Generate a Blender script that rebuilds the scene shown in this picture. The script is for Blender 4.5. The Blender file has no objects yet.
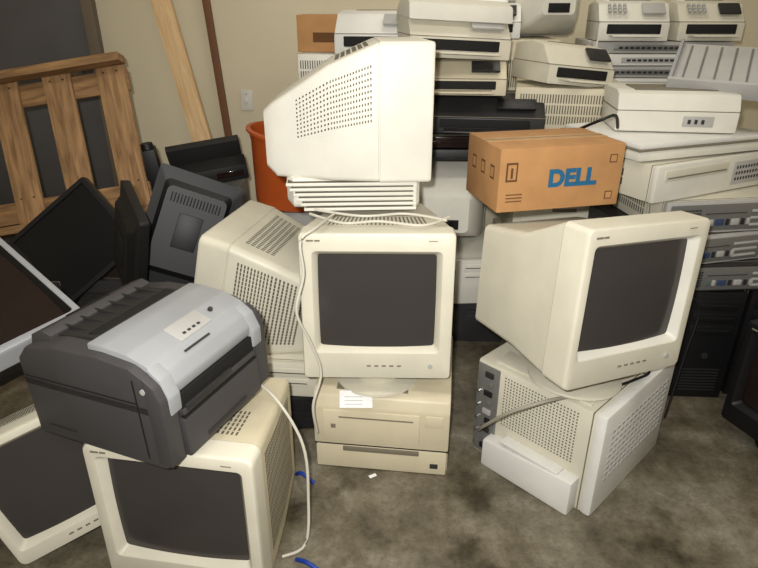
import bpy, bmesh, math, random
from mathutils import Vector, Matrix
random.seed(7)
R=math.radians
sc=bpy.context.scene
try: sc.view_settings.view_transform='Standard'
except Exception: pass

# ---------------------------------------------------------------- materials
def srgb(c):
    return tuple(((x/255)/12.92 if x/255<=0.04045 else ((x/255+0.055)/1.055)**2.4) for x in c)
def mat(name,c,rough=.5,var=.06,scale=6,metal=0,bump=0,spec=.4,coat=0):
    m=bpy.data.materials.new(name); m.use_nodes=True
    nt=m.node_tree; N=nt.nodes; L=nt.links
    p=N['Principled BSDF']; col=srgb(c)
    tc=N.new('ShaderNodeTexCoord'); no=N.new('ShaderNodeTexNoise')
    no.inputs['Scale'].default_value=scale; no.inputs['Detail'].default_value=5
    L.new(tc.outputs['Object'],no.inputs['Vector'])
    cr=N.new('ShaderNodeValToRGB')
    cr.color_ramp.elements[0].position=.3; cr.color_ramp.elements[1].position=.7
    cr.color_ramp.elements[0].color=tuple(x*(1-var*1.6) for x in col)+(1,)
    cr.color_ramp.elements[1].color=tuple(min(1,x*(1+var)) for x in col)+(1,)
    L.new(no.outputs['Fac'],cr.inputs['Fac']); L.new(cr.outputs['Color'],p.inputs['Base Color'])
    p.inputs['Roughness'].default_value=rough; p.inputs['Metallic'].default_value=metal
    p.inputs['Specular IOR Level'].default_value=spec
    p.inputs['Coat Weight'].default_value=coat
    if bump:
        n2=N.new('ShaderNodeTexNoise'); n2.inputs['Scale'].default_value=250
        L.new(tc.outputs['Object'],n2.inputs['Vector'])
        b=N.new('ShaderNodeBump'); b.inputs['Strength'].default_value=bump; b.inputs['Distance'].default_value=.002
        L.new(n2.outputs['Fac'],b.inputs['Height']); L.new(b.outputs['Normal'],p.inputs['Normal'])
    return m
cream=mat('plastic_cream',(205,200,182),.42,bump=.15)
cream2=mat('plastic_cream_light',(213,210,198),.42,bump=.15)
beige=mat('plastic_beige',(196,187,162),.5,bump=.15)
beige2=mat('plastic_beige_yellowed',(203,193,165),.45,bump=.15)
offw=mat('plastic_offwhite',(216,215,209),.45)
lgrey=mat('plastic_lightgrey',(166,165,161),.5)
silver=mat('plastic_silver',(148,150,152),.45)
silverb=mat('frame_silver',(158,160,164),.35,metal=.15)
char=mat('plastic_charcoal',(62,60,61),.5,bump=.2)
dgrey=mat('plastic_darkgrey',(42,41,41),.45)
black=mat('plastic_black',(15,15,17),.5)
vent=mat('vent_dark',(86,81,68),.8)
seam=mat('seam_dark',(116,109,93),.8)
hole=mat('recess_black',(14,13,12),.8)
glass=mat('screen_glass',(58,55,53),.2,var=.02,spec=.35)
lglass=mat('lcd_panel_matte',(14,14,16),.38,var=.02,spec=.35)
gloss=mat('gloss_black',(34,24,21),.1)
metal=mat('sheet_metal',(134,134,132),.35,metal=.5)
blue=mat('port_blue',(52,66,98),.5); green=mat('port_green',(80,100,88),.5)
card=mat('cardboard',(172,128,82),.85,var=.08,scale=12)
cardd=mat('cardboard_print',(95,62,34),.9)
inkb=mat('ink_blue',(24,92,130),.8)
paper=mat('paper',(232,232,230),.8,var=.02)
tape=mat('packing_tape',(184,148,104),.3)
orange=mat('plastic_orange',(190,88,36),.4)
chrome=mat('chrome',(200,200,200),.2,metal=1)
cabw=mat('cable_white',(194,190,176),.5); cabg=mat('cable_grey',(146,140,128),.5); cabb=mat('cable_black',(18,18,18),.5); cabblue=mat('cable_blue',(20,55,140),.4)

def wood(name,c1,c2,sc_=(1,1,8)):
    m=bpy.data.materials.new(name); m.use_nodes=True; nt=m.node_tree; N=nt.nodes; L=nt.links; p=N['Principled BSDF']
    tc=N.new('ShaderNodeTexCoord'); mp=N.new('ShaderNodeMapping'); mp.inputs['Scale'].default_value=sc_
    no=N.new('ShaderNodeTexNoise'); no.inputs['Scale'].default_value=5; no.inputs['Detail'].default_value=8; no.inputs['Distortion'].default_value=.6
    L.new(tc.outputs['Object'],mp.inputs['Vector']); L.new(mp.outputs['Vector'],no.inputs['Vector'])
    cr=N.new('ShaderNodeValToRGB'); cr.color_ramp.elements[0].position=.3; cr.color_ramp.elements[1].position=.7
    cr.color_ramp.elements[0].color=srgb(c1)+(1,); cr.color_ramp.elements[1].color=srgb(c2)+(1,)
    L.new(no.outputs['Fac'],cr.inputs['Fac']); L.new(cr.outputs['Color'],p.inputs['Base Color']); p.inputs['Roughness'].default_value=.75
    return m
woodp=wood('pallet_wood',(116,86,54),(178,140,98),(9,9,1.0))
woodp2=wood('pallet_wood_h',(110,80,50),(168,130,86),(1,9,9))
pine=wood('pine_board',(200,164,116),(226,194,148),(12,12,1))

def floor_mat():
    m=bpy.data.materials.new('concrete_floor'); m.use_nodes=True; nt=m.node_tree; N=nt.nodes; L=nt.links; p=N['Principled BSDF']
    tc=N.new('ShaderNodeTexCoord')
    n1=N.new('ShaderNodeTexNoise'); n1.inputs['Scale'].default_value=3.4; n1.inputs['Detail'].default_value=14; n1.inputs['Roughness'].default_value=.74; n1.inputs['Distortion'].default_value=.1
    n2=N.new('ShaderNodeTexNoise'); n2.inputs['Scale'].default_value=70; n2.inputs['Detail'].default_value=8; n2.inputs['Roughness'].default_value=.7
    L.new(tc.outputs['Object'],n1.inputs['Vector']); L.new(tc.outputs['Object'],n2.inputs['Vector'])
    c1=N.new('ShaderNodeValToRGB'); e=c1.color_ramp.elements
    e[0].position=.36; e[0].color=srgb((68,62,50))+(1,); e[1].position=.64; e[1].color=srgb((134,128,112))+(1,)
    x=c1.color_ramp.elements.new(.5); x.color=srgb((102,95,79))+(1,)
    L.new(n1.outputs['Fac'],c1.inputs['Fac'])
    c2=N.new('ShaderNodeValToRGB'); c2.color_ramp.elements[0].position=.32; c2.color_ramp.elements[0].color=(.55,.54,.52,1); c2.color_ramp.elements[1].position=.5; c2.color_ramp.elements[1].color=(1,1,1,1)
    L.new(n2.outputs['Fac'],c2.inputs['Fac'])
    mx=N.new('ShaderNodeMix'); mx.data_type='RGBA'; mx.blend_type='MULTIPLY'; mx.inputs[0].default_value=.6
    L.new(c1.outputs['Color'],mx.inputs[6]); L.new(c2.outputs['Color'],mx.inputs[7])
    n3=N.new('ShaderNodeTexNoise'); n3.inputs['Scale'].default_value=5.5; n3.inputs['Detail'].default_value=8; L.new(tc.outputs['Object'],n3.inputs['Vector'])
    c3=N.new('ShaderNodeValToRGB'); c3.color_ramp.elements[0].position=.33; c3.color_ramp.elements[0].color=(.3,.27,.22,1); c3.color_ramp.elements[1].position=.43; c3.color_ramp.elements[1].color=(1,1,1,1)
    L.new(n3.outputs['Fac'],c3.inputs['Fac'])
    m2=N.new('ShaderNodeMix'); m2.data_type='RGBA'; m2.blend_type='MULTIPLY'; m2.inputs[0].default_value=.75
    L.new(mx.outputs[2],m2.inputs[6]); L.new(c3.outputs['Color'],m2.inputs[7]); L.new(m2.outputs[2],p.inputs['Base Color'])
    mr=N.new('ShaderNodeMapRange'); mr.inputs[3].default_value=.10; mr.inputs[4].default_value=.38
    L.new(n1.outputs['Fac'],mr.inputs[0]); L.new(mr.outputs[0],p.inputs['Roughness'])
    b=N.new('ShaderNodeBump'); b.inputs['Strength'].default_value=.06; b.inputs['Distance'].default_value=.003
    L.new(n2.outputs['Fac'],b.inputs['Height']); L.new(b.outputs['Normal'],p.inputs['Normal'])
    return m
floorm=floor_mat()
wallm=mat('wall_paint',(212,202,174),.7,var=.04,scale=1.5)
ceilm=mat('ceiling_paint',(220,216,205),.8,var=.03)
doorm=mat('door_paint_grey',(88,86,86),.45,var=.05)
framem=mat('door_frame_paint',(112,100,84),.5)
brown=mat('trim_brown',(112,74,46),.6)

# ---------------------------------------------------------------- builder
def rrect(w,h,r,n=5):
    r=min(r,w/2-1e-4,h/2-1e-4); out=[]
    for cx,cz,a0 in ((w/2-r,h/2-r,0),(-w/2+r,h/2-r,90),(-w/2+r,-h/2+r,180),(w/2-r,-h/2+r,270)):
        for i in range(n):
            a=R(a0+90*i/(n-1)); out.append((cx+r*math.cos(a),cz+r*math.sin(a)))
    return out
class B:
    def __init__(s,name): s.name=name; s.v=[]; s.f=[]; s.m=[]; s.mats=[]
    def mi(s,m):
        if m not in s.mats: s.mats.append(m)
        return s.mats.index(m)
    def add(s,vs,fs,m):
        o=len(s.v); k=s.mi(m); s.v+= [Vector(x) for x in vs]
        for f in fs: s.f.append([o+i for i in f]); s.m.append(k)
    def bm(s,b,m,M=None):
        if M: bmesh.ops.transform(b,matrix=M,verts=b.verts)
        b.verts.index_update()
        s.add([v.co.copy() for v in b.verts],[[v.index for v in f.verts] for f in b.faces],m); b.free()
    def box(s,x0,x1,y0,y1,z0,z1,m,bev=.004,M=None):
        b=bmesh.new(); bmesh.ops.create_cube(b,size=1)
        for v in b.verts: v.co=Vector(((x0+x1)/2+v.co.x*(x1-x0),(y0+y1)/2+v.co.y*(y1-y0),(z0+z1)/2+v.co.z*(z1-z0)))
        bev=min(bev,.45*min(abs(x1-x0),abs(y1-y0),abs(z1-z0)))
        if bev>0: bmesh.ops.bevel(b,geom=b.edges[:],offset=bev,segments=2,profile=.6,affect='EDGES')
        s.bm(b,m,M)
    def prism(s,prof,x0,x1,m,bev=.004,M=None):
        b=bmesh.new(); n=len(prof)
        a=[b.verts.new((x0,y,z)) for y,z in prof]; c=[b.verts.new((x1,y,z)) for y,z in prof]
        b.faces.new(a); b.faces.new(c[::-1])
        for i in range(n): b.faces.new((a[i],c[i],c[(i+1)%n],a[(i+1)%n]))
        bmesh.ops.recalc_face_normals(b,faces=b.faces[:])
        if bev>0: bmesh.ops.bevel(b,geom=b.edges[:],offset=bev,segments=2,profile=.6,affect='EDGES',clamp_overlap=True)
        s.bm(b,m,M)
    def loft(s,secs,m,cap0=False,cap1=True,n=5):
        vs=[];fs=[];k=4*n
        for (y,cx,cz,w,h,r) in secs:
            vs+=[(cx+x,y,cz+z) for x,z in rrect(w,h,r,n)]
        for j in range(len(secs)-1):
            for i in range(k):
                fs.append([j*k+i,j*k+(i+1)%k,(j+1)*k+(i+1)%k,(j+1)*k+i])
        if cap0: fs.append(list(range(k))[::-1])
        if cap1: fs.append([(len(secs)-1)*k+i for i in range(k)])
        s.add(vs,fs,m)
    def cyl(s,p0,p1,r0,r1,m,n=28):
        p0=Vector(p0);p1=Vector(p1);d=(p1-p0).normalized(); u=d.orthogonal().normalized(); w=d.cross(u)
        vs=[p0+(u*math.cos(2*math.pi*i/n)+w*math.sin(2*math.pi*i/n))*r0 for i in range(n)]
        vs+=[p1+(u*math.cos(2*math.pi*i/n)+w*math.sin(2*math.pi*i/n))*r1 for i in range(n)]
        fs=[[i,(i+1)%n,n+(i+1)%n,n+i] for i in range(n)]+[list(range(n))[::-1],[n+i for i in range(n)]]
        s.add(vs,fs,m)
    def lathe(s,prof,m,n=40,c=(0,0)):
        vs=[];fs=[]
        for (r,z) in prof: vs+=[(c[0]+r*math.cos(2*math.pi*i/n),c[1]+r*math.sin(2*math.pi*i/n),z) for i in range(n)]
        for j in range(len(prof)-1):
            for i in range(n): fs.append([j*n+i,j*n+(i+1)%n,(j+1)*n+(i+1)%n,(j+1)*n+i])
        s.add(vs,fs,m)
    def tube(s,pts,r,m,n=8,sub=6):
        P=[Vector(p) for p in pts]; Q=[]
        for i in range(len(P)-1):
            a=P[max(i-1,0)];b=P[i];c=P[i+1];d=P[min(i+2,len(P)-1)]
            for k in range(sub):
                t=k/sub
                Q.append(.5*((2*b)+(c-a)*t+(2*a-5*b+4*c-d)*t*t+(3*b-a-3*c+d)*t**3))
        Q.append(P[-1]); vs=[];fs=[]
        for i,q in enumerate(Q):
            d=(Q[min(i+1,len(Q)-1)]-Q[max(i-1,0)]).normalized()
            ref=Vector((0,0,1)) if abs(d.z)<.85 else Vector((1,0,0))
            u=d.cross(ref).normalized(); w=d.cross(u)
            vs+=[q+(u*math.cos(2*math.pi*k/n)+w*math.sin(2*math.pi*k/n))*r for k in range(n)]
        for i in range(len(Q)-1):
            for k in range(n): fs.append([i*n+k,i*n+(k+1)%n,(i+1)*n+(k+1)%n,(i+1)*n+k])
        fs.append(list(range(n))); fs.append([(len(Q)-1)*n+k for k in range(n)][::-1])
        s.add(vs,fs,m)
    def patch(s,c00,c10,c11,c01,nu,nv,fu,fv,m,off=.0008):
        c=[Vector(x) for x in (c00,c10,c11,c01)]
        nrm=(c[1]-c[0]).cross(c[3]-c[0]).normalized()*off
        def P(u,v): return (c[0]*(1-u)+c[1]*u)*(1-v)+(c[3]*(1-u)+c[2]*u)*v
        for i in range(nu):
            for j in range(nv):
                u0=(i+.5-fu/2)/nu;u1=(i+.5+fu/2)/nu;v0=(j+.5-fv/2)/nv;v1=(j+.5+fv/2)/nv
                q=[P(u0,v0),P(u1,v0),P(u1,v1),P(u0,v1)]
                vs=[x+nrm for x in q]+[x-nrm for x in q]
                s.add(vs,[[0,1,2,3],[7,6,5,4],[0,4,5,1],[1,5,6,2],[2,6,7,3],[3,7,4,0]],m)
    def finish(s,loc=(0,0,0),yaw=0,pitch=0,roll=0,M=None,scale=1):
        me=bpy.data.meshes.new(s.name); me.from_pydata([tuple(v*scale) for v in s.v],[],s.f)
        for m in s.mats: me.materials.append(m)
        me.polygons.foreach_set('material_index',s.m)
        me.polygons.foreach_set('use_smooth',[True]*len(me.polygons)); me.update()
        me.validate()
        try: me.set_sharp_from_angle(angle=R(28))
        except Exception: pass
        o=bpy.data.objects.new(s.name,me); sc.collection.objects.link(o)
        if M is None: M=Matrix.Translation(loc)@Matrix.Rotation(R(yaw),4,'Z')@Matrix.Rotation(R(pitch),4,'X')@Matrix.Rotation(R(roll),4,'Y')
        o.matrix_world=M
        return o
def basis(origin,right,up):
    r=Vector(right).normalized(); u=Vector(up); u=(u-r*u.dot(r)).normalized(); y=u.cross(r)
    return Matrix(((r.x,y.x,u.x,origin[0]),(r.y,y.y,u.y,origin[1]),(r.z,y.z,u.z,origin[2]),(0,0,0,1)))

# ---------------------------------------------------------------- object builders
def crt(w,h,d,body=cream,sw=None,sh=None,scz=None,bd=.07,backw=.6,backh=.55,backz=None,midw=.86,midh=.9,midz=None,
        stand='disc',sideholes=(18,9),topholes=True,scr=glass,name='crt_monitor',sideslot=False,standh=.06,buttons=True,r=.012,rb=.02,sideband=(.15,.85,.35,.85),bx=0,frame=None,sy=.16,inner=None):
    b=B(name); sw=sw or w*.8; sh=sh or h*.68; scz=scz or h*.55
    cz=h/2; frame=frame or body; inner=inner or frame
    mz=midz if midz is not None else cz; bz=backz if backz is not None else cz
    b.loft([(.030,bx,scz,sw-.006,sh-.006,.008),(.018,bx,scz,sw+.002,sh+.002,.010),(.004,bx,scz,sw+.022,sh+.022,.012)],inner,cap1=False)
    b.loft([(.004,bx,scz,sw+.022,sh+.022,.012),(0.002,bx,scz,sw+.026,sh+.026,.014),
            (0,0,cz,w-.012,h-.012,r),(.0015,0,cz,w-.005,h-.005,r),(.006,0,cz,w-.001,h-.001,r),(.012,0,cz,w,h,r),
            (bd,0,cz,w,h,r),(bd+.001,0,cz,w-.005,h-.005,r),(bd+.005,0,cz,w-.005,h-.005,r)],frame,cap1=False)
    b.loft([(bd+.0012,0,cz,w-.0075,h-.0075,r),(bd+.0045,0,cz,w-.0045,h-.0045,r)],seam,cap1=False)
    s1=(bd+.005,0,cz,w-.005,h-.005,r)
    s2=(bd+(d-bd)*.42,0,mz,w*midw,h*midh,rb)
    s3=(d-.03,0,bz,w*backw,h*backh,rb)
    s4=(d,0,bz,w*backw-.05,h*backh-.05,rb)
    b.loft([s1,s2,s3,s4],body)
    n=14; vs=[];fs=[]
    for j in range(n+1):
        for i in range(n+1):
            x=-1+2*i/n; z=-1+2*j/n
            vs.append((bx+x*sw/2,.028-.008*(1-x*x)-.004*(1-z*z),scz+z*sh/2))
    for j in range(n):
        for i in range(n): fs.append([j*(n+1)+i,j*(n+1)+i+1,(j+1)*(n+1)+i+1,(j+1)*(n+1)+i])
    b.add(vs,fs,scr)
    def side(sx,t,f):
        a,c=s1,s2
        if t>1: a,c,t=s2,s3,t-1
        y=a[0]+(c[0]-a[0])*t; ww=a[3]+(c[3]-a[3])*t; hh=a[4]+(c[4]-a[4])*t; zz=a[2]+(c[2]-a[2])*t
        return (sx*ww/2,y,zz-hh/2+hh*f)
    if sideholes:
        t0,t1,f0,f1=sideband
        for sx in (-1,1):
            fu,fv=(.42,.42) if not sideslot else (.45,.8)
            if t1>1:
                for (ta,tb) in ((t0,1),(1.0001,t1)):
                    nn=max(2,int(sideholes[0]*((tb-ta)/(t1-t0))))
                    b.patch(side(sx,ta,f0),side(sx,tb,f0),side(sx,tb,f1),side(sx,ta,f1),nn,sideholes[1],fu,fv,vent)
            else:
                b.patch(side(sx,t0,f0),side(sx,t1,f0),side(sx,t1,f1),side(sx,t0,f1),sideholes[0],sideholes[1],fu,fv,vent)
    if topholes:
        def top(t,f):
            a,c=s1,s2
            y=a[0]+(c[0]-a[0])*t; ww=a[3]+(c[3]-a[3])*t; zz=a[2]+(c[2]-a[2])*t; hh=a[4]+(c[4]-a[4])*t
            return ((f-.5)*ww,y,zz+hh/2)
        b.patch(top(.15,.15),top(.15,.85),top(.9,.85),top(.9,.15),24,6,.4,.7,vent)
    b.box(-.05,.05,d-.012,d+.004,bz-.06,bz-.02,hole,.001)
    if buttons:
        zb=(scz-sh/2)*.45
        for i in range(5): b.box(.022*i-.03,.022*i-.018,-.002,.004,zb-.002,zb+.002,seam,.001)
        b.cyl((w*.36,-.004,zb),(w*.36,.005,zb),.007,.006,lgrey)
        b.box(-w/2+.022,-w/2+.042,-.0008,.004,h-.024,h-.019,seam,.0005)
        b.box(-w/2+.045,-w/2+.06,-.0008,.004,h-.024,h-.019,seam,.0005)
        b.box(w/2-.075,w/2-.05,-.0008,.004,h-.022,h-.020,seam,.0005)
    if stand=='disc':
        b.cyl((0,sy,-standh+.014),(0,sy,.02),.075,.10,body)
        b.cyl((0,sy,-standh),(0,sy,-standh+.008),.132,.132,body,40)
        b.cyl((0,sy,-standh+.008),(0,sy,-standh+.018),.132,.09,body,40)
    elif stand=='louver':
        y0,y1=.03,d*.88
        b.loft([(y0,0,-standh*.42,w*.8,standh*.9,.02),(y0+.01,0,-standh*.42,w*.86,standh*1.0,.02),(y1-.02,0,-standh*.36,w*.84,standh,.02),(y1,0,-standh*.3,w*.7,standh*.8,.02)],body,cap0=True)
        for k in range(6):
            z=-standh*.92+k*standh*.16
            b.box(-w*.445,w*.445,y0+.010,y1-.05+.010*k,z,z+.009,cream2,.002)
            b.box(-w*.433,w*.433,y0+.02,y1-.055+.010*k,z+.009,z+.0125,vent,.0)
    return b

def pc(name,w,d,h,body=beige,front='drives',face=None,vents=True,bev=.006):
    b=B(name); face=face or body
    b.box(-w/2,w/2,.02,d,0,h,body,bev)
    b.box(-w/2-.001,w/2+.001,0,.024,0,h+.001,face,.008)
    if front=='drives':
        if w>h:
            for i in range(2 if h>.09 else 1):
                z=h-.035-i*.04
                b.box(w*.08,w*.42,-.002,.005,z-.015,z+.018,face,.003); b.box(w*.1,w*.4,-.0028,.005,z-.001,z+.002,hole,0)
            b.cyl((-w*.4,-.004,h*.5),(-w*.4,.004,h*.5),.009,.008,lgrey)
            b.patch((-w*.3,-.001,h*.2),(0,-.001,h*.2),(0,-.001,h*.8),(-w*.3,-.001,h*.8),14,1,.4,1,vent)
        else:
            for i in range(3):
                z=h-.05-i*.05
                b.box(-w*.4,w*.4,-.003,.005,z-.018,z+.018,face,.003); b.box(-w*.35,w*.35,-.0038,.005,z-.002,z+.002,hole,0)
            b.cyl((0,-.005,h*.42),(0,.004,h*.42),.012,.011,dgrey)
            b.patch((-w*.35,-.001,.03),(w*.35,-.001,.03),(w*.35,-.001,h*.3),(-w*.35,-.001,h*.3),1,8,1,.4,dgrey)
    elif front=='ports':
        b.box(-w*.47,w*.47,-.002,.004,h*.08,h*.92,metal,.002)
        b.patch((-w*.44,-.002,h*.2),(-w*.22,-.002,h*.2),(-w*.22,-.002,h*.8),(-w*.44,-.002,h*.8),12,6,.5,.5,dgrey,.002)
        xs=-w*.18
        for i,(cw,cm) in enumerate(((.012,green),(.012,lgrey),(.03,blue),(.012,dgrey),(.028,lgrey),(.012,dgrey),(.012,lgrey))):
            b.box(xs,xs+cw,-.006,.003,h*.25,h*.45,cm,.002); xs+=cw+.008
        b.box(-w*.18,w*.16,-.0035,.002,h*.62,h*.64,dgrey,0)
        for i in range(3):
            b.box(w*.2,w*.43,-.005,.002,h*(.2+.22*i),h*(.2+.22*i)+.008,lgrey,.001)
    elif front=='grille':
        b.patch((-w*.46,-.001,h*.12),(w*.46,-.001,h*.12),(w*.46,-.001,h*.88),(-w*.46,-.001,h*.88),int(w/.011),3,.4,.8,vent)
    elif front=='panel':
        b.box(-w*.42,w*.42,-.003,.005,h*.55,h*.9,face,.004); b.box(-w*.42,w*.42,-.003,.005,h*.1,h*.5,face,.004)
        b.box(-w*.12,w*.12,-.005,.0,h*.42,h*.46,seam,.002)
    if vents:
        for sx in (-1,1):
            b.patch((sx*w/2,d*.3,h*.25),(sx*w/2,d*.85,h*.25),(sx*w/2,d*.85,h*.75),(sx*w/2,d*.3,h*.75),16,2,.4,.8,vent)
    b.box(-w/2-.0015,w/2+.0015,.026,.0275,.004,h+.0012,seam,0)
    return b

def inkjet(name,w,d,h,body=beige,accent=dgrey,tray=True,keys=False):
    b=B(name)
    b.prism([(0,0),(-.0,h*.45),(.03,h*.62),(d*.25,h*.92),(d*.55,h),(d,h*.9),(d,0)],-w/2,w/2,body,.008)
    b.box(-w*.38,w*.38,-.004,.06,h*.18,h*.42,hole,.004)
    b.box(-w*.34,w*.34,-.07,.05,h*.12,h*.17,body,.003)
    b.box(-w/2-.001,w/2+.001,.002,d-.004,h*.47,h*.485,seam,0)
    b.box(-w*.3,w*.3,d*.5,d*.503,h*.97,h*1.0+.001,seam,0)
    M=Matrix.Translation((0,d*.12,h*.79))@Matrix.Rotation(math.atan2(h*.3,d*.2),4,'X')
    b.box(w*.1,w*.42,-.03,.03,-.004,.006,accent,.002,M)
    if keys:
        for i in range(4):
            for j in range(3): b.box(-w*.38+i*.022,-w*.38+i*.022+.014,-.025+j*.018,-.012+j*.018,-.002,.009,lgrey,.002,M)
    if tray:
        Mt=Matrix.Translation((0,d*.8,h*.85))@Matrix.Rotation(R(-18),4,'X')
        b.box(-w*.32,w*.32,-.004,.004,0,.14,body,.004,Mt)
        b.box(-w*.29,w*.29,-.012,-.008,0,.12,paper,.0,Mt)
    return b

def lcd(w,h,col=black,name='flat_panel_monitor'):
    b=B(name)
    b.loft([(.006,0,h/2,w-.04,h-.04,.004),(0,0,h/2,w-.035,h-.035,.006),(0,0,h/2,w-.004,h-.004,.012),(.006,0,h/2,w,h,.012),(.03,0,h/2,w,h,.012),(.036,0,h/2,w*.8,h*.8,.02),(.055,0,h/2,w*.7,h*.7,.02)],col)
    b.add([(-w/2+.02,.006,.02),(w/2-.02,.006,.02),(w/2-.02,.006,h-.02),(-w/2+.02,.006,h-.02)],[[0,1,2,3]],lglass)
    b.box(-w*.14,w*.14,.053,.060,h*.35,h*.65,black,.003)
    b.patch((w*.3,.055,h*.72),(-w*.3,.055,h*.72),(-w*.3,.055,h*.80),(w*.3,.055,h*.80),16,1,.4,1,hole,.001)
    return b

# ---------------------------------------------------------------- room
WX0,WX1,WY0,WY1,H=-2.6,3.2,-1.6,3.65,2.7
def slab(name,x0,x1,y0,y1,z0,z1,m,bev=0):
    b=B(name); b.box(x0,x1,y0,y1,z0,z1,m,bev); return b.finish()
slab('floor',WX0-.1,WX1+.1,WY0-.1,WY1+.1,-.1,0,floorm)
slab('ceiling',WX0-.1,WX1+.1,WY0-.1,WY1+.1,H,H+.1,ceilm)
slab('wall_back',WX0-.1,WX1+.1,WY1,WY1+.1,0,H,wallm)
slab('wall_left',WX0-.1,WX0,WY0,WY1,0,H,wallm)
slab('wall_right',WX1,WX1+.1,WY0,WY1,0,H,wallm)
slab('wall_front',WX0-.1,WX1+.1,WY0-.1,WY0,0,H,wallm)
slab('baseboard_back',-1.5,WX1,WY1-.012,WY1,0,.1,brown,.003)
b=B('door_1')
b.box(-2.52,-1.62,WY1-.03,WY1-.001,.01,2.05,doorm,.003)
b.box(-1.62,-1.56,WY1-.06,WY1-.001,0,2.12,framem,.004); b.box(-2.58,-2.52,WY1-.06,WY1-.001,0,2.12,framem,.004); b.box(-2.58,-1.56,WY1-.06,WY1-.001,2.06,2.12,framem,.004)
b.cyl((-1.70,WY1-.09,1.0),(-1.70,WY1-.03,1.0),.028,.02,chrome)
b.finish()
b=B('trim_1'); b.box(-.02,.02,-.03,0,0,2.3,brown,.004); b.finish((-.86,WY1-.012,0),roll=-3.5)
b=B('light_switch'); b.box(-.035,.035,-.008,0,-.057,.057,cream2,.003); b.box(-.008,.008,-.016,-.006,-.014,.014,offw,.002); b.cyl((0,-.0095,.035),(0,-.007,.035),.003,.003,dgrey,8)
b.finish((-.775,WY1-.001,.84))
b=B('wooden_board'); b.box(-.05,.05,-.02,.02,0,2.35,pine,.003); b.box(-.05,-.02,-.022,-.018,.3,.35,brown,0)
b.finish((-.82,3.22,.005),pitch=-8.5,roll=-12.5)

for (lx,ly,e) in ((-.6,1.2,11),(1.4,1.2,11),(.3,-.6,13),(.5,2.75,10)):  # last fixture and lamp, at the rear, are added to brighten the back stacks
    b=B('ceiling_light'); b.box(-.6,.6,-.15,.15,-.06,0,offw,.01); b.finish((lx,ly,H-.001))
    l=bpy.data.lights.new('fluorescent_lamp','AREA'); l.shape='RECTANGLE'; l.size=1.15; l.size_y=.28; l.energy=e; l.color=(1,.94,.84)
    o=bpy.data.objects.new('fluorescent_lamp',l); sc.collection.objects.link(o); o.location=(lx,ly,H-.075)
l=bpy.data.lights.new('camera_flash','AREA'); l.size=.04; l.energy=39; l.color=(1,.985,.96); l.shape='DISK'
o=bpy.data.objects.new('camera_flash',l); sc.collection.objects.link(o); o.location=(-.05,-.02,1.42); o.rotation_euler=(R(79),0,0)
w=bpy.data.worlds.new('world'); sc.world=w; w.use_nodes=True; w.node_tree.nodes['Background'].inputs[0].default_value=(.5,.47,.4,1); w.node_tree.nodes['Background'].inputs[1].default_value=.3

# ---------------------------------------------------------------- pallet
b=B('wooden_pallet')
W_,H_=1.14,1.12
for i in range(5):
    x=-W_/2+.07+i*(W_-.14)/4
    b.box(x-.065,x+.065,.0,.018,-.01,H_-.005,woodp,.003)
for z in (.04,.42,H_-.02):
    b.box(-W_/2-.01,W_/2+.01,-.085,0,z-.018,z+.018,woodp2,.003)
for z in (.10,.5,H_-.10):
    b.box(-W_/2,W_/2,.018,.036,z-.05,z+.05,woodp2,.003)
for i in range(5):
    x=-W_/2+.07+i*(W_-.14)/4
    for z in (.06,H_/2,H_-.06):
        b.cyl((x-.03,-.003,z),(x-.03,.001,z),.004,.004,dgrey,8); b.cyl((x+.03,-.003,z),(x+.03,.001,z),.004,.004,dgrey,8)
b.finish((-1.56,2.55,.0),pitch=-18,roll=-9)

# ---------------------------------------------------------------- centre: laser printer + CRT
def laser(w=.42,d=.40,h=.285,body=beige2):
    b=B('laser_printer')
    b.prism([(.0,.095),(0,h-.05),(.012,h-.015),(.04,h),(d,h),(d,0),(.02,0),(.02,.095)],-w/2,w/2,body,.006)
    b.box(-w/2+.004,w/2-.004,.0,.1,.002,.09,body,.006)
    b.box(-w/2,w/2,.004,.02,.088,.096,hole,0)
    b.box(-.12,.12,-.002,.01,.07,.088,seam,.003)
    b.box(-w/2+.03,w/2-.09,-.004,.01,.11,h-.06,body,.004)
    b.box(-.13,.10,-.0055,.0,h-.085,h-.08,seam,.001)
    b.box(-.14,.08,.03,.22,h-.004,h+.0015,seam,.002)
    b.box(w/2-.075,w/2-.02,-.003,.01,h-.10,h-.06,body,.003)
    b.box(w/2-.055,w/2-.03,-.006,.0,.03,.045,dgrey,.002)
    b.box(-w/2+.055,-w/2+.07,-.0055,.0,.16,.175,seam,.001)
    for sx in (-1,1): b.patch((sx*w/2,.15,.12),(sx*w/2,.35,.12),(sx*w/2,.35,.22),(sx*w/2,.15,.22),14,3,.4,.8,vent)
    M=Matrix.Translation((-.075,.004,h-.022))@Matrix.Rotation(R(62),4,'X')@Matrix.Rotation(R(4),4,'Z')
    b.box(-.05,.05,-.022,.030,.004,.0055,paper,0,M)
    for k in range(3): b.box(-.035,.02,-.012+.011*k,-.010+.011*k,.0055,.006,lgrey,0,M)
    return b
laser().finish((.005,1.485,0),yaw=-7)
crt(.43,.445,.44,body=cream,sw=.335,sh=.285,scz=.238,backw=.68,backh=.74,backz=.27,midw=.9,midh=.93,midz=.228,standh=.062,sy=.13,sideband=(.2,.9,.3,.8)).finish((-.006,1.487,.348),yaw=-1,pitch=-4)

# sideways CRT on top
crt(.40,.385,.485,body=cream2,bd=.15,backw=.68,backh=.56,backz=.115,midw=.92,midh=.84,midz=.165,stand='louver',standh=.095,sideholes=(26,10),sideband=(.12,1.6,.45,.88),r=.012,rb=.016).finish((.143,1.92,.872),yaw=93,roll=1)

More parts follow.
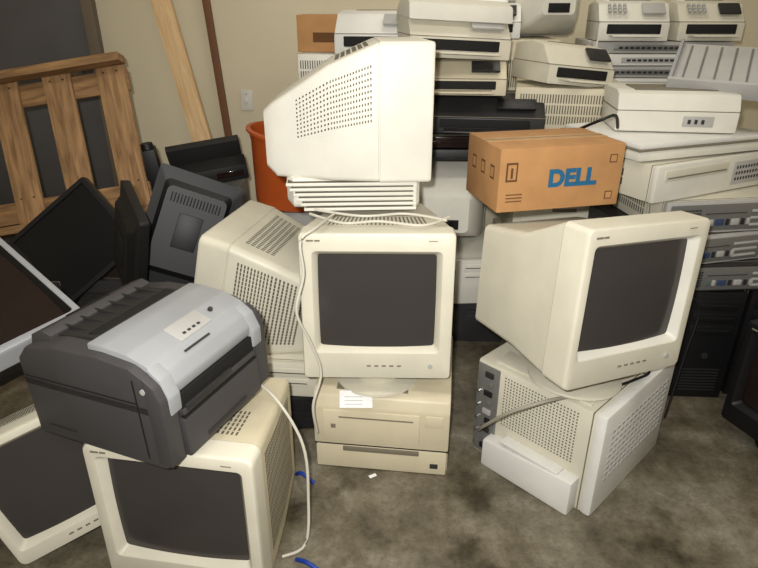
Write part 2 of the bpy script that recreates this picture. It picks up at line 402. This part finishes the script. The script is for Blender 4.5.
# ---------------------------------------------------------------- right: tower + CRT + cardboard box
b=B('computer_tower')
w_,d_,h_=.45,.43,.35
b.box(-w_/2,w_/2,.03,d_,0,h_,cream,.01)
b.box(-w_/2-.003,w_/2+.003,0,.035,0,h_+.003,offw,.012)
b.patch((-w_*.42,-.001,h_*.3),(w_*.42,-.001,h_*.3),(w_*.42,-.001,h_*.85),(-w_*.42,-.001,h_*.85),14,9,.6,.3,lgrey,.0015)
b.box(-w_/2-.002,w_/2+.002,.04,.043,0,h_+.001,seam,0)
b.patch((-w_/2,.08,.15),(-w_/2,.33,.15),(-w_/2,.33,.33),(-w_/2,.08,.33),24,17,.4,.4,vent,.001)
b.prism([(.05,.0),(.36,.0),(.36,.10),(.05,.12)],-w_/2-.045,-w_/2+.01,offw,.008)
b.box(-w_/2-.04,-w_/2,.10,.30,.115,.125,offw,.003)
b.box(-w_/2-.004,-w_/2+.01,.345,d_-.004,.01,h_-.01,metal,.003)
for k in range(9):
    b.box(-w_/2-.010,-w_/2,.365,.385 if k%2 else .395,.03+.034*k,.03+.034*k+.018,(hole,metal,dgrey,hole,lgrey,metal)[k%6],.002)
for k in range(5): b.cyl((-w_/2-.012,.415,.04+.05*k),(-w_/2,.415,.04+.05*k),.005,.005,chrome,10)
b.box(-w_/2+.02,-w_/2+.1,.06,d_-.05,h_,h_+.006,cream,.003)
b.finish((.61+.225*.72,1.29+.225*.695,0),yaw=44)
crt(.405,.42,.46,body=cream,frame=cream,sw=.33,sh=.275,scz=.228,bd=.085,backw=.90,backh=.74,backz=.165,midw=.93,midh=.80,midz=.18,standh=.085,sy=.17,sideholes=None,topholes=False,r=.014,rb=.018,inner=cream2).finish((.645,1.33,.455),yaw=25,pitch=-3,roll=4)
b=B('cardboard_box'); w_,d_,h_=.39,.25,.185
b.box(-w_/2,w_/2,0,d_,0,h_,card,.003)
b.box(-w_/2-.0005,w_/2+.0005,d_/2-.025,d_/2+.025,h_-.001,h_+.001,tape,0)
b.box(-w_/2+.002,w_/2-.002,d_/2-.001,d_/2+.001,h_,h_+.0016,cardd,0)
for (x,z) in ((.155,.02),(.155,.13)):
    b.box(x-.006,x+.018,-.001,.001,z,z+.024,cardd,0)
    b.box(x-.003,x+.015,-.0014,.001,z+.003,z+.021,card,0)
for k in range(3): b.box(-.17,-.12,-.001,.001,.03+k*.010,.033+k*.010,cardd,0)
for (y,s) in ((.05,1),(.12,1),(.19,1)):
    b.box(-w_/2-.001,-w_/2+.001,y-.014,y+.014,.09,.13,cardd,0); b.box(-w_/2-.0015,-w_/2+.001,y-.010,y+.010,.096,.124,card,0)
b.box(-w_/2+.02,-w_/2+.055,-.001,.001,.09,.145,cardd,0); b.box(-w_/2+.025,-w_/2+.050,-.0014,.001,.096,.139,card,0)
b.box(-w_/2+.034,-w_/2+.041,-.0018,.001,.10,.13,cardd,0)
box=b.finish((.53,1.71,.80),yaw=13)
tx=bpy.data.curves.new('logo_text','FONT'); tx.body='DELL'; tx.size=.068; tx.extrude=.0006; tx.offset=.0034; tx.align_x='CENTER'; tx.space_character=1.02
to=bpy.data.objects.new('logo_text',tx); sc.collection.objects.link(to); to.parent=box; to.location=(.035,-.0012,.07); to.rotation_euler=(R(90),0,0); tx.materials.append(inkb)

# ---------------------------------------------------------------- lower-left CRT pair + dark printer
crt(.415,.432,.44,body=beige2,sw=.335,sh=.29,scz=.238,bd=.06,backw=.80,backh=.82,backz=.205,midw=.92,midh=.93,midz=.21,stand=None,sideholes=(22,18),sideslot=True,sideband=(.15,1.8,.15,.9),r=.022,frame=cream).finish((-.488,1.06,.0),yaw=-9,pitch=-1)
crt(.33,.36,.30,body=cream,sw=.27,sh=.27,scz=.19,bd=.05,backw=.5,backh=.6,midw=.75,stand=None,sideholes=(10,8),r=.018).finish((-.785,1.17,.065),yaw=22,pitch=-8,roll=-17)
A=Vector((-.775,.55,.30)).normalized(); Bv=Vector((-.59,-.80,-.11)).normalized()
C=Vector((-.83,1.5,.57))
org=C+A*.26+Bv*.40
crt(.52,.40,.26,body=dgrey,frame=silverb,sw=.44,sh=.33,scz=.205,bd=.06,backw=.6,backh=.6,stand=None,sideholes=None,scr=gloss,topholes=False,r=.02,name='silver_television',inner=black,buttons=False).finish(M=basis(org,-A,-Bv))

b=B('laser_printer'); w_,d_,h_=.35,.37,.25
b.box(-w_/2,w_/2,.01,d_,0,.155,char,.010)
b.prism([(.015,.12),(.004,.165),(.02,.205),(.06,.228),(.14,.238),(.26,.236),(.34,.222),(d_,.19),(d_,.12)],-w_/2,w_/2,char,.010)
b.prism([(.0,.155),(-.004,.178),(.010,.206),(.035,.226),(.08,.243),(.14,.250),(.18,.250),(.18,.20),(.03,.155)],-w_/2+.022,w_/2-.016,silver,.005)
for sx in (-1,1):
    x0,x1=sorted((sx*(w_/2-.04),sx*(w_/2+.002)))
    b.prism([(-.006,.012),(-.008,.165),(.004,.196),(.03,.216),(.03,.012)],x0,x1,char,.005)
    x0,x1=sorted((sx*(w_/2-.05),sx*(w_/2-.018)))
    b.prism([(-.010,.125),(-.012,.165),(.004,.203),(.03,.224),(.03,.125)],x0,x1,silver,.004)
b.box(-w_/2+.05,w_/2-.05,-.006,.03,.118,.154,hole,.003)
b.box(-w_/2+.05,w_/2-.05,-.010,.03,.105,.118,char,.003)
b.box(-w_/2+.06,w_/2-.14,-.012,-.004,.108,.125,dgrey,.003)
b.box(-w_/2+.045,w_/2-.045,-.012,.03,.008,.098,char,.006)
b.box(-w_/2+.05,w_/2-.05,-.0115,.0,.0985,.102,hole,0)
b.box(-.07,.07,-.0145,.0,.018,.03,dgrey,.003)
M=Matrix.Translation((0,.055,.2345))@Matrix.Rotation(R(22),4,'X')
b.box(-.05,.05,-.022,.026,-.002,.0012,lgrey,.001,M)
for k in range(4): b.box(-.03+.015*k,-.022+.015*k,-.012,-.006,.001,.003,dgrey,.001,M)
b.cyl((.075,.058,.236),(.075,.055,.241),.006,.005,dgrey,14)
M2=Matrix.Translation((-.02,.018,.2145))@Matrix.Rotation(R(40),4,'X')
b.box(-.045,.035,-.003,.002,.001,.002,dgrey,0,M2)
b.prism([(.18,.238),(.185,.247),(.25,.240),(.32,.232),(.32,.226)],-w_/2+.05,w_/2-.05,dgrey,.002)
b.box(-w_/2+.06,w_/2-.06,.186,.215,.238,.2475,hole,.002)
for k in range(6): b.box(-w_/2+.075+k*.04,-w_/2+.08+k*.04,.19,.31,.232,.2435,dgrey,.001)
b.prism([(.30,.20),(.29,.240),(.315,.248),(.35,.234),(.36,.20)],-w_/2+.03,w_/2-.03,char,.004)
b.box(-.07,.05,.325,.33,.243,.246,hole,0)
for sx in (-1,1):
    X=sx*w_/2
    x0,x1=sorted((X,X+sx*.0015))
    b.box(x0,x1,.052,.055,.02,.205,hole,0); b.box(x0,x1,.055,.36,.150,.1525,hole,0)
    b.cyl((X,.03,.185),(X+sx*.0035,.03,.185),.006,.006,lgrey,18)
    b.box(x0,x1,.25,.33,.03,.034,dgrey,0)
b.finish((-.368,1.165,.442),yaw=67,pitch=-2,scale=1.07)

pc('computer_tower',.20,.42,.42,body=black,face=dgrey).finish((-1.28,1.98,0),yaw=4)
pc('computer_tower',.20,.42,.42,body=black,face=dgrey).finish((-1.03,2.02,0),yaw=-3)
pc('desktop_computer',.22,.40,.24,body=dgrey,face=black).finish((-.76,2.0,0),yaw=0)
lcd(.38,.32).finish((-1.02,2.02,.44),pitch=-20,roll=-40)
lcd(.30,.42).finish((-.77,2.0,.41),yaw=198,pitch=14,roll=-24)
lcd(.30,.36).finish((-.87,1.94,.425),yaw=122,pitch=8,roll=-14)
crt(.42,.42,.44,body=cream,bd=.10,backw=.7,backh=.62,midw=.9,midh=.86,stand=None,sideholes=(20,20),sideslot=True,sideband=(.2,1.7,.15,.9),r=.025,rb=.025).finish((-.62,1.99,.285),yaw=-102,pitch=-14)
pc('desktop_computer',.44,.42,.13,body=dgrey,face=black).finish((-.40,1.68,0),yaw=4)
pc('desktop_computer',.42,.40,.13,body=cream,face=cream).finish((-.41,1.71,.132),yaw=-5)

pc('storage_cabinet',.60,.34,.52,body=lgrey,front='panel',vents=False).finish((-1.0,2.80,0))
b=B('document_scanner')
b.prism([(0,0),(0,.07),(.05,.11),(.24,.06),(.24,0)],-.2,.2,black,.006)
b.prism([(.12,.06),(.06,.18),(.09,.20),(.22,.10)],-.16,.19,dgrey,.004)
b.box(-.27,-.20,.02,.12,0,.21,black,.008); b.cyl((-.235,.07,.21),(-.235,.07,.235),.032,.028,black)
b.box(.05,.18,-.004,.02,.02,.05,gloss,.002)
b.finish((-.83,2.85,.55),yaw=15,roll=-7)
pc('desktop_computer',.44,.42,.42,body=lgrey,front='panel').finish((-.42,2.82,0),yaw=0)
b=B('plastic_tub')
b.lathe([(.0,.0),(.15,.0),(.165,.01),(.205,.30),(.218,.345),(.232,.35),(.232,.362),(.212,.365),(.205,.35),(.195,.30),(.155,.02),(.0,.018)],orange)
b.box(.19,.25,-.05,.05,.325,.345,orange,.006); b.box(-.25,-.19,-.05,.05,.325,.345,orange,.006)
b.finish((-.46,2.96,.43),yaw=85,pitch=8)

# ---------------------------------------------------------------- back stacks
X1=-.14
pc('desktop_computer',.36,.42,.38,body=cream,front='panel').finish((.0,2.76,0))
pc('desktop_computer',.36,.42,.40,body=cream,front='grille').finish((-.08,2.76,.382)); z=.784
pc('desktop_computer',.42,.42,.2,body=cream,front='drives').finish((X1,2.76,z)); z+=.202
pc('desktop_computer',.20,.40,.17,body=cream2,front='grille').finish((X1-.11,2.74,z))
pc('desktop_computer',.20,.40,.17,body=cream2,front='grille').finish((X1+.11,2.74,z)); z+=.172
b=B('cardboard_box'); b.box(-.12,.12,0,.3,0,.15,card,.003); b.box(-.121,.121,.13,.17,.149,.151,tape,0); b.box(-.05,.05,-.001,.001,.04,.08,cardd,0); b.finish((X1-.10,2.84,z),yaw=-4)
inkjet('inkjet_printer',.34,.34,.17,body=offw,accent=lgrey,tray=False).finish((-.02,2.68,z),yaw=-8)
X2=.32
pc('desktop_computer',.40,.42,.19,body=black,face=dgrey,front='drives').finish((X2+.02,2.3,0),yaw=-4)
pc('desktop_computer',.40,.42,.20,body=cream2,front='drives').finish((X2+.0,2.28,.192),yaw=3)
crt(.38,.36,.42,body=cream2,stand=None,sideholes=(12,7)).finish((X2-.02,2.72,.402),yaw=176)
lcd(.42,.34,col=black,name='flat_panel_monitor').finish(M=basis((X2+.02,2.34,.835),(1,0,0),(0,1,0.02)))
pc('desktop_computer',.40,.36,.045,body=dgrey,face=gloss,front='none',vents=False).finish((X2+.02,2.36,.838))
inkjet('inkjet_printer',.46,.36,.14,body=dgrey,accent=black,tray=False).finish((X2+.09,2.38,.885),yaw=-8)
inkjet('inkjet_printer',.34,.32,.13,body=beige,accent=dgrey,tray=False).finish((X2,2.42,1.028),yaw=-6)
b=inkjet('inkjet_printer',.40,.32,.16,body=cream,accent=lgrey,tray=False); b.prism([(.02,.13),(.04,.19),(.12,.21),(.26,.19),(.30,.14)],-.205,.205,cream2,.012); b.finish((X2-.01,2.45,1.16),yaw=9,roll=3)
pc('desktop_computer',.42,.42,.40,body=beige,front='panel').finish((.79,2.40,0),yaw=3)
pc('desktop_computer',.42,.42,.37,body=cream,front='panel').finish((.78,2.42,.402),yaw=-3)
pc('desktop_computer',.40,.42,.12,body=cream2,front='ports').finish((.74,2.42,.775),yaw=2)
pc('desktop_computer',.42,.42,.16,body=beige,front='grille').finish((.74,2.40,.897),yaw=-12)
inkjet('inkjet_printer',.30,.28,.15,body=cream,accent=dgrey,tray=False).finish((.78,2.44,1.06),yaw=18,roll=6)
pc('desktop_computer',.44,.40,.60,body=beige,front='none').finish((.62,2.98,0))
pc('desktop_computer',.44,.40,.60,body=beige,front='grille').finish((.62,2.98,.602))
crt(.34,.34,.34,body=cream2,stand=None,sideholes=(12,7)).finish((.78,3.33,1.205),yaw=186)
inkjet('fax_machine',.30,.28,.15,body=offw,accent=dgrey,tray=True).finish((.50,3.0,1.205),yaw=-8)
pc('desktop_computer',.62,.46,.50,body=lgrey,front='panel').finish((1.33,2.98,0))
pc('desktop_computer',.62,.46,.48,body=cream,front='grille').finish((1.33,2.98,.502))
z=.985
for i in range(4):
    b=pc('rack_switch',.60+.03*(i%2),.36,.05,body=offw if i%2 else lgrey,face=(offw,lgrey)[i%2],front='none',vents=False)
    b.box(-.22,.22,-.003,.005,.012,.036,(lgrey,metal)[i%2],.001)
    b.patch((-.2,-.003,.016),(.1,-.003,.016),(.1,-.003,.032),(-.2,-.003,.032),12,1,.7,.6,dgrey,.002)
    if i%2: b.box(.14,.2,-.005,.0,.014,.034,blue,.001)
    b.finish((1.32+.02*(-1)**i,2.95,z),yaw=random.uniform(-4,2)); z+=.053
inkjet('fax_machine',.31,.28,.17,body=cream2,accent=lgrey,keys=True).finish((1.15,2.94,z),yaw=-6)
inkjet('fax_machine',.29,.28,.17,body=cream,accent=dgrey,keys=True).finish((1.50,2.94,z),yaw=-3)
pc('computer_tower',.19,.43,.44,body=black,face=black).finish((1.19,1.88,0),yaw=-3)
pc('computer_tower',.19,.43,.44,body=black,face=black).finish((1.41,1.90,0),yaw=2)
pc('computer_tower',.19,.33,.44,body=black,face=dgrey).finish((.97,2.02,0),yaw=2)
pc('desktop_computer',.42,.42,.10,body=dgrey,face=dgrey,front='ports').finish((1.20,1.88,.445),yaw=4)
pc('desktop_computer',.42,.42,.10,body=dgrey,face=lgrey,front='ports').finish((1.12,1.88,.548),yaw=14)
pc('desktop_computer',.44,.42,.11,body=cream,face=lgrey,front='ports').finish((1.16,1.91,.651),yaw=8)
yw=R(26); wv=.56
b=pc('desktop_computer',wv,.44,.12,body=cream,front='none',face=cream2)
b.box(-wv*.44,wv*.1,-.003,.004,.07,.105,cream,.003); b.box(-wv*.42,wv*.08,-.005,0,.078,.082,seam,0)
b.box(wv*.15,wv*.45,-.003,.004,.02,.10,lgrey,.003); b.patch((wv*.17,-.003,.03),(wv*.43,-.003,.03),(wv*.43,-.003,.09),(wv*.17,-.003,.09),10,3,.5,.5,dgrey,.001)
b.finish((.88+wv/2*math.cos(yw),1.86+wv/2*math.sin(yw),.765),yaw=26)
b=B('flatbed_scanner'); b.box(-.29,.29,0,.42,0,.035,cream2,.012); b.box(-.28,.28,.01,.41,.037,.055,offw,.008); b.box(-.292,.292,-.002,.42,.034,.038,seam,0)
b.finish((1.10,2.0,.89),yaw=20)
b=B('inkjet_printer')
b.prism([(0,0),(-.0,.075),(.02,.125),(.06,.135),(.30,.13),(.30,0)],-.20,.20,cream2,.010)
b.box(-.202,.202,.0,.29,.070,.073,seam,0); b.box(.02,.12,-.003,.004,.02,.055,lgrey,.003)
for k in range(3): b.box(.035+.022*k,.045+.022*k,-.006,0,.03,.045,dgrey,.002)
b.box(-.14,.14,.05,.20,.133,.137,seam,.002)
b.finish((1.02,2.10,.948),yaw=-8)
b=B('paper_tray'); b.box(-.20,.20,0,.006,0,.30,lgrey,.003)
for k in range(7): b.box(-.17+.05*k,-.163+.05*k,-.004,.0,.02,.28,metal,.001)
b.box(-.21,.21,-.03,.03,-.012,.004,lgrey,.004); b.box(-.21,-.198,-.02,.01,0,.3,silver,.003); b.box(.198,.21,-.02,.01,0,.3,silver,.003)
b.finish((1.20,2.12,1.088),yaw=-25,pitch=-66,roll=4)
crt(.38,.38,.38,body=black,frame=black,stand='disc',standh=.05,scr=gloss,sideholes=(12,8)).finish((1.25,1.52,.052),yaw=-70)

# ---------------------------------------------------------------- cables and litter
def cable(pts,r=.0035,m=cabw,name='power_cable'):
    b=B(name); b.tube(pts,r,m); b.finish()
cable([(-.13,1.66,.80),(-.17,1.5,.812),(-.205,1.462,.79),(-.20,1.45,.70),(-.222,1.43,.60),(-.19,1.44,.50),(-.165,1.44,.40),(-.19,1.42,.3),(-.185,1.44,.19)],.004)
cable([(-.2,1.66,.80),(-.1,1.58,.800),(.0,1.60,.798),(.12,1.56,.80),(.2,1.63,.80)],.004)
cable([(-.19,1.7,.80),(-.05,1.64,.80),(.08,1.66,.80),(.19,1.60,.80)],.004)
cable([(.31,1.50,.15),(.31,1.43,.22),(.36,1.36,.32),(.44,1.34,.37),(.52,1.37,.368)],.005,cabg)
cable([(.56,1.40,.372),(.66,1.42,.366),(.74,1.46,.362),(.80,1.50,.366),(.76,1.56,.365),(.66,1.58,.366)],.004,cabb)
cable([(-.36,1.38,.43),(-.27,1.30,.41),(-.20,1.25,.30),(-.19,1.22,.15),(-.20,1.18,.02),(-.26,1.15,.006)],.004)
cable([(.66,2.0,.98),(.70,1.93,1.02),(.75,1.95,1.03),(.79,2.02,.98)],.005,cabb)
cable([(.18,2.30,1.03),(.13,2.24,.95),(.12,2.22,.80),(.16,2.2,.62),(.13,2.2,.45)],.004,cabg)
cable([(.98,2.9,1.2),(.94,2.8,1.08),(.90,2.75,1.10),(.86,2.7,1.06)],.005,cabw)
cable([(.84,2.28,.90),(.80,2.05,.88),(.84,1.98,.80),(.88,1.90,.78),(.86,1.84,.70)],.004,cabg)
cable([(.96,1.83,.62),(1.0,1.80,.50),(1.08,1.80,.42),(1.06,1.78,.25),(1.02,1.74,.01)],.004,cabb)
cable([(-.26,1.46,.008),(-.24,1.44,.03),(-.20,1.42,.008)],.006,cabblue,'network_cable')
cable([(-.22,1.14,.008),(-.19,1.12,.02),(-.15,1.10,.008)],.006,cabblue,'network_cable')
b=B('paper_scrap'); b.box(-.012,.012,-.006,.006,0,.001,paper,0); b.finish((-.02,1.46,.001),yaw=30)

# ---------------------------------------------------------------- camera
cd=bpy.data.cameras.new('camera'); cd.sensor_width=36; cd.lens=36*600/758; cd.clip_start=.02
co=bpy.data.objects.new('camera',cd); sc.collection.objects.link(co)
co.location=(0,0,1.35); co.rotation_euler=(R(65),0,0); sc.camera=co
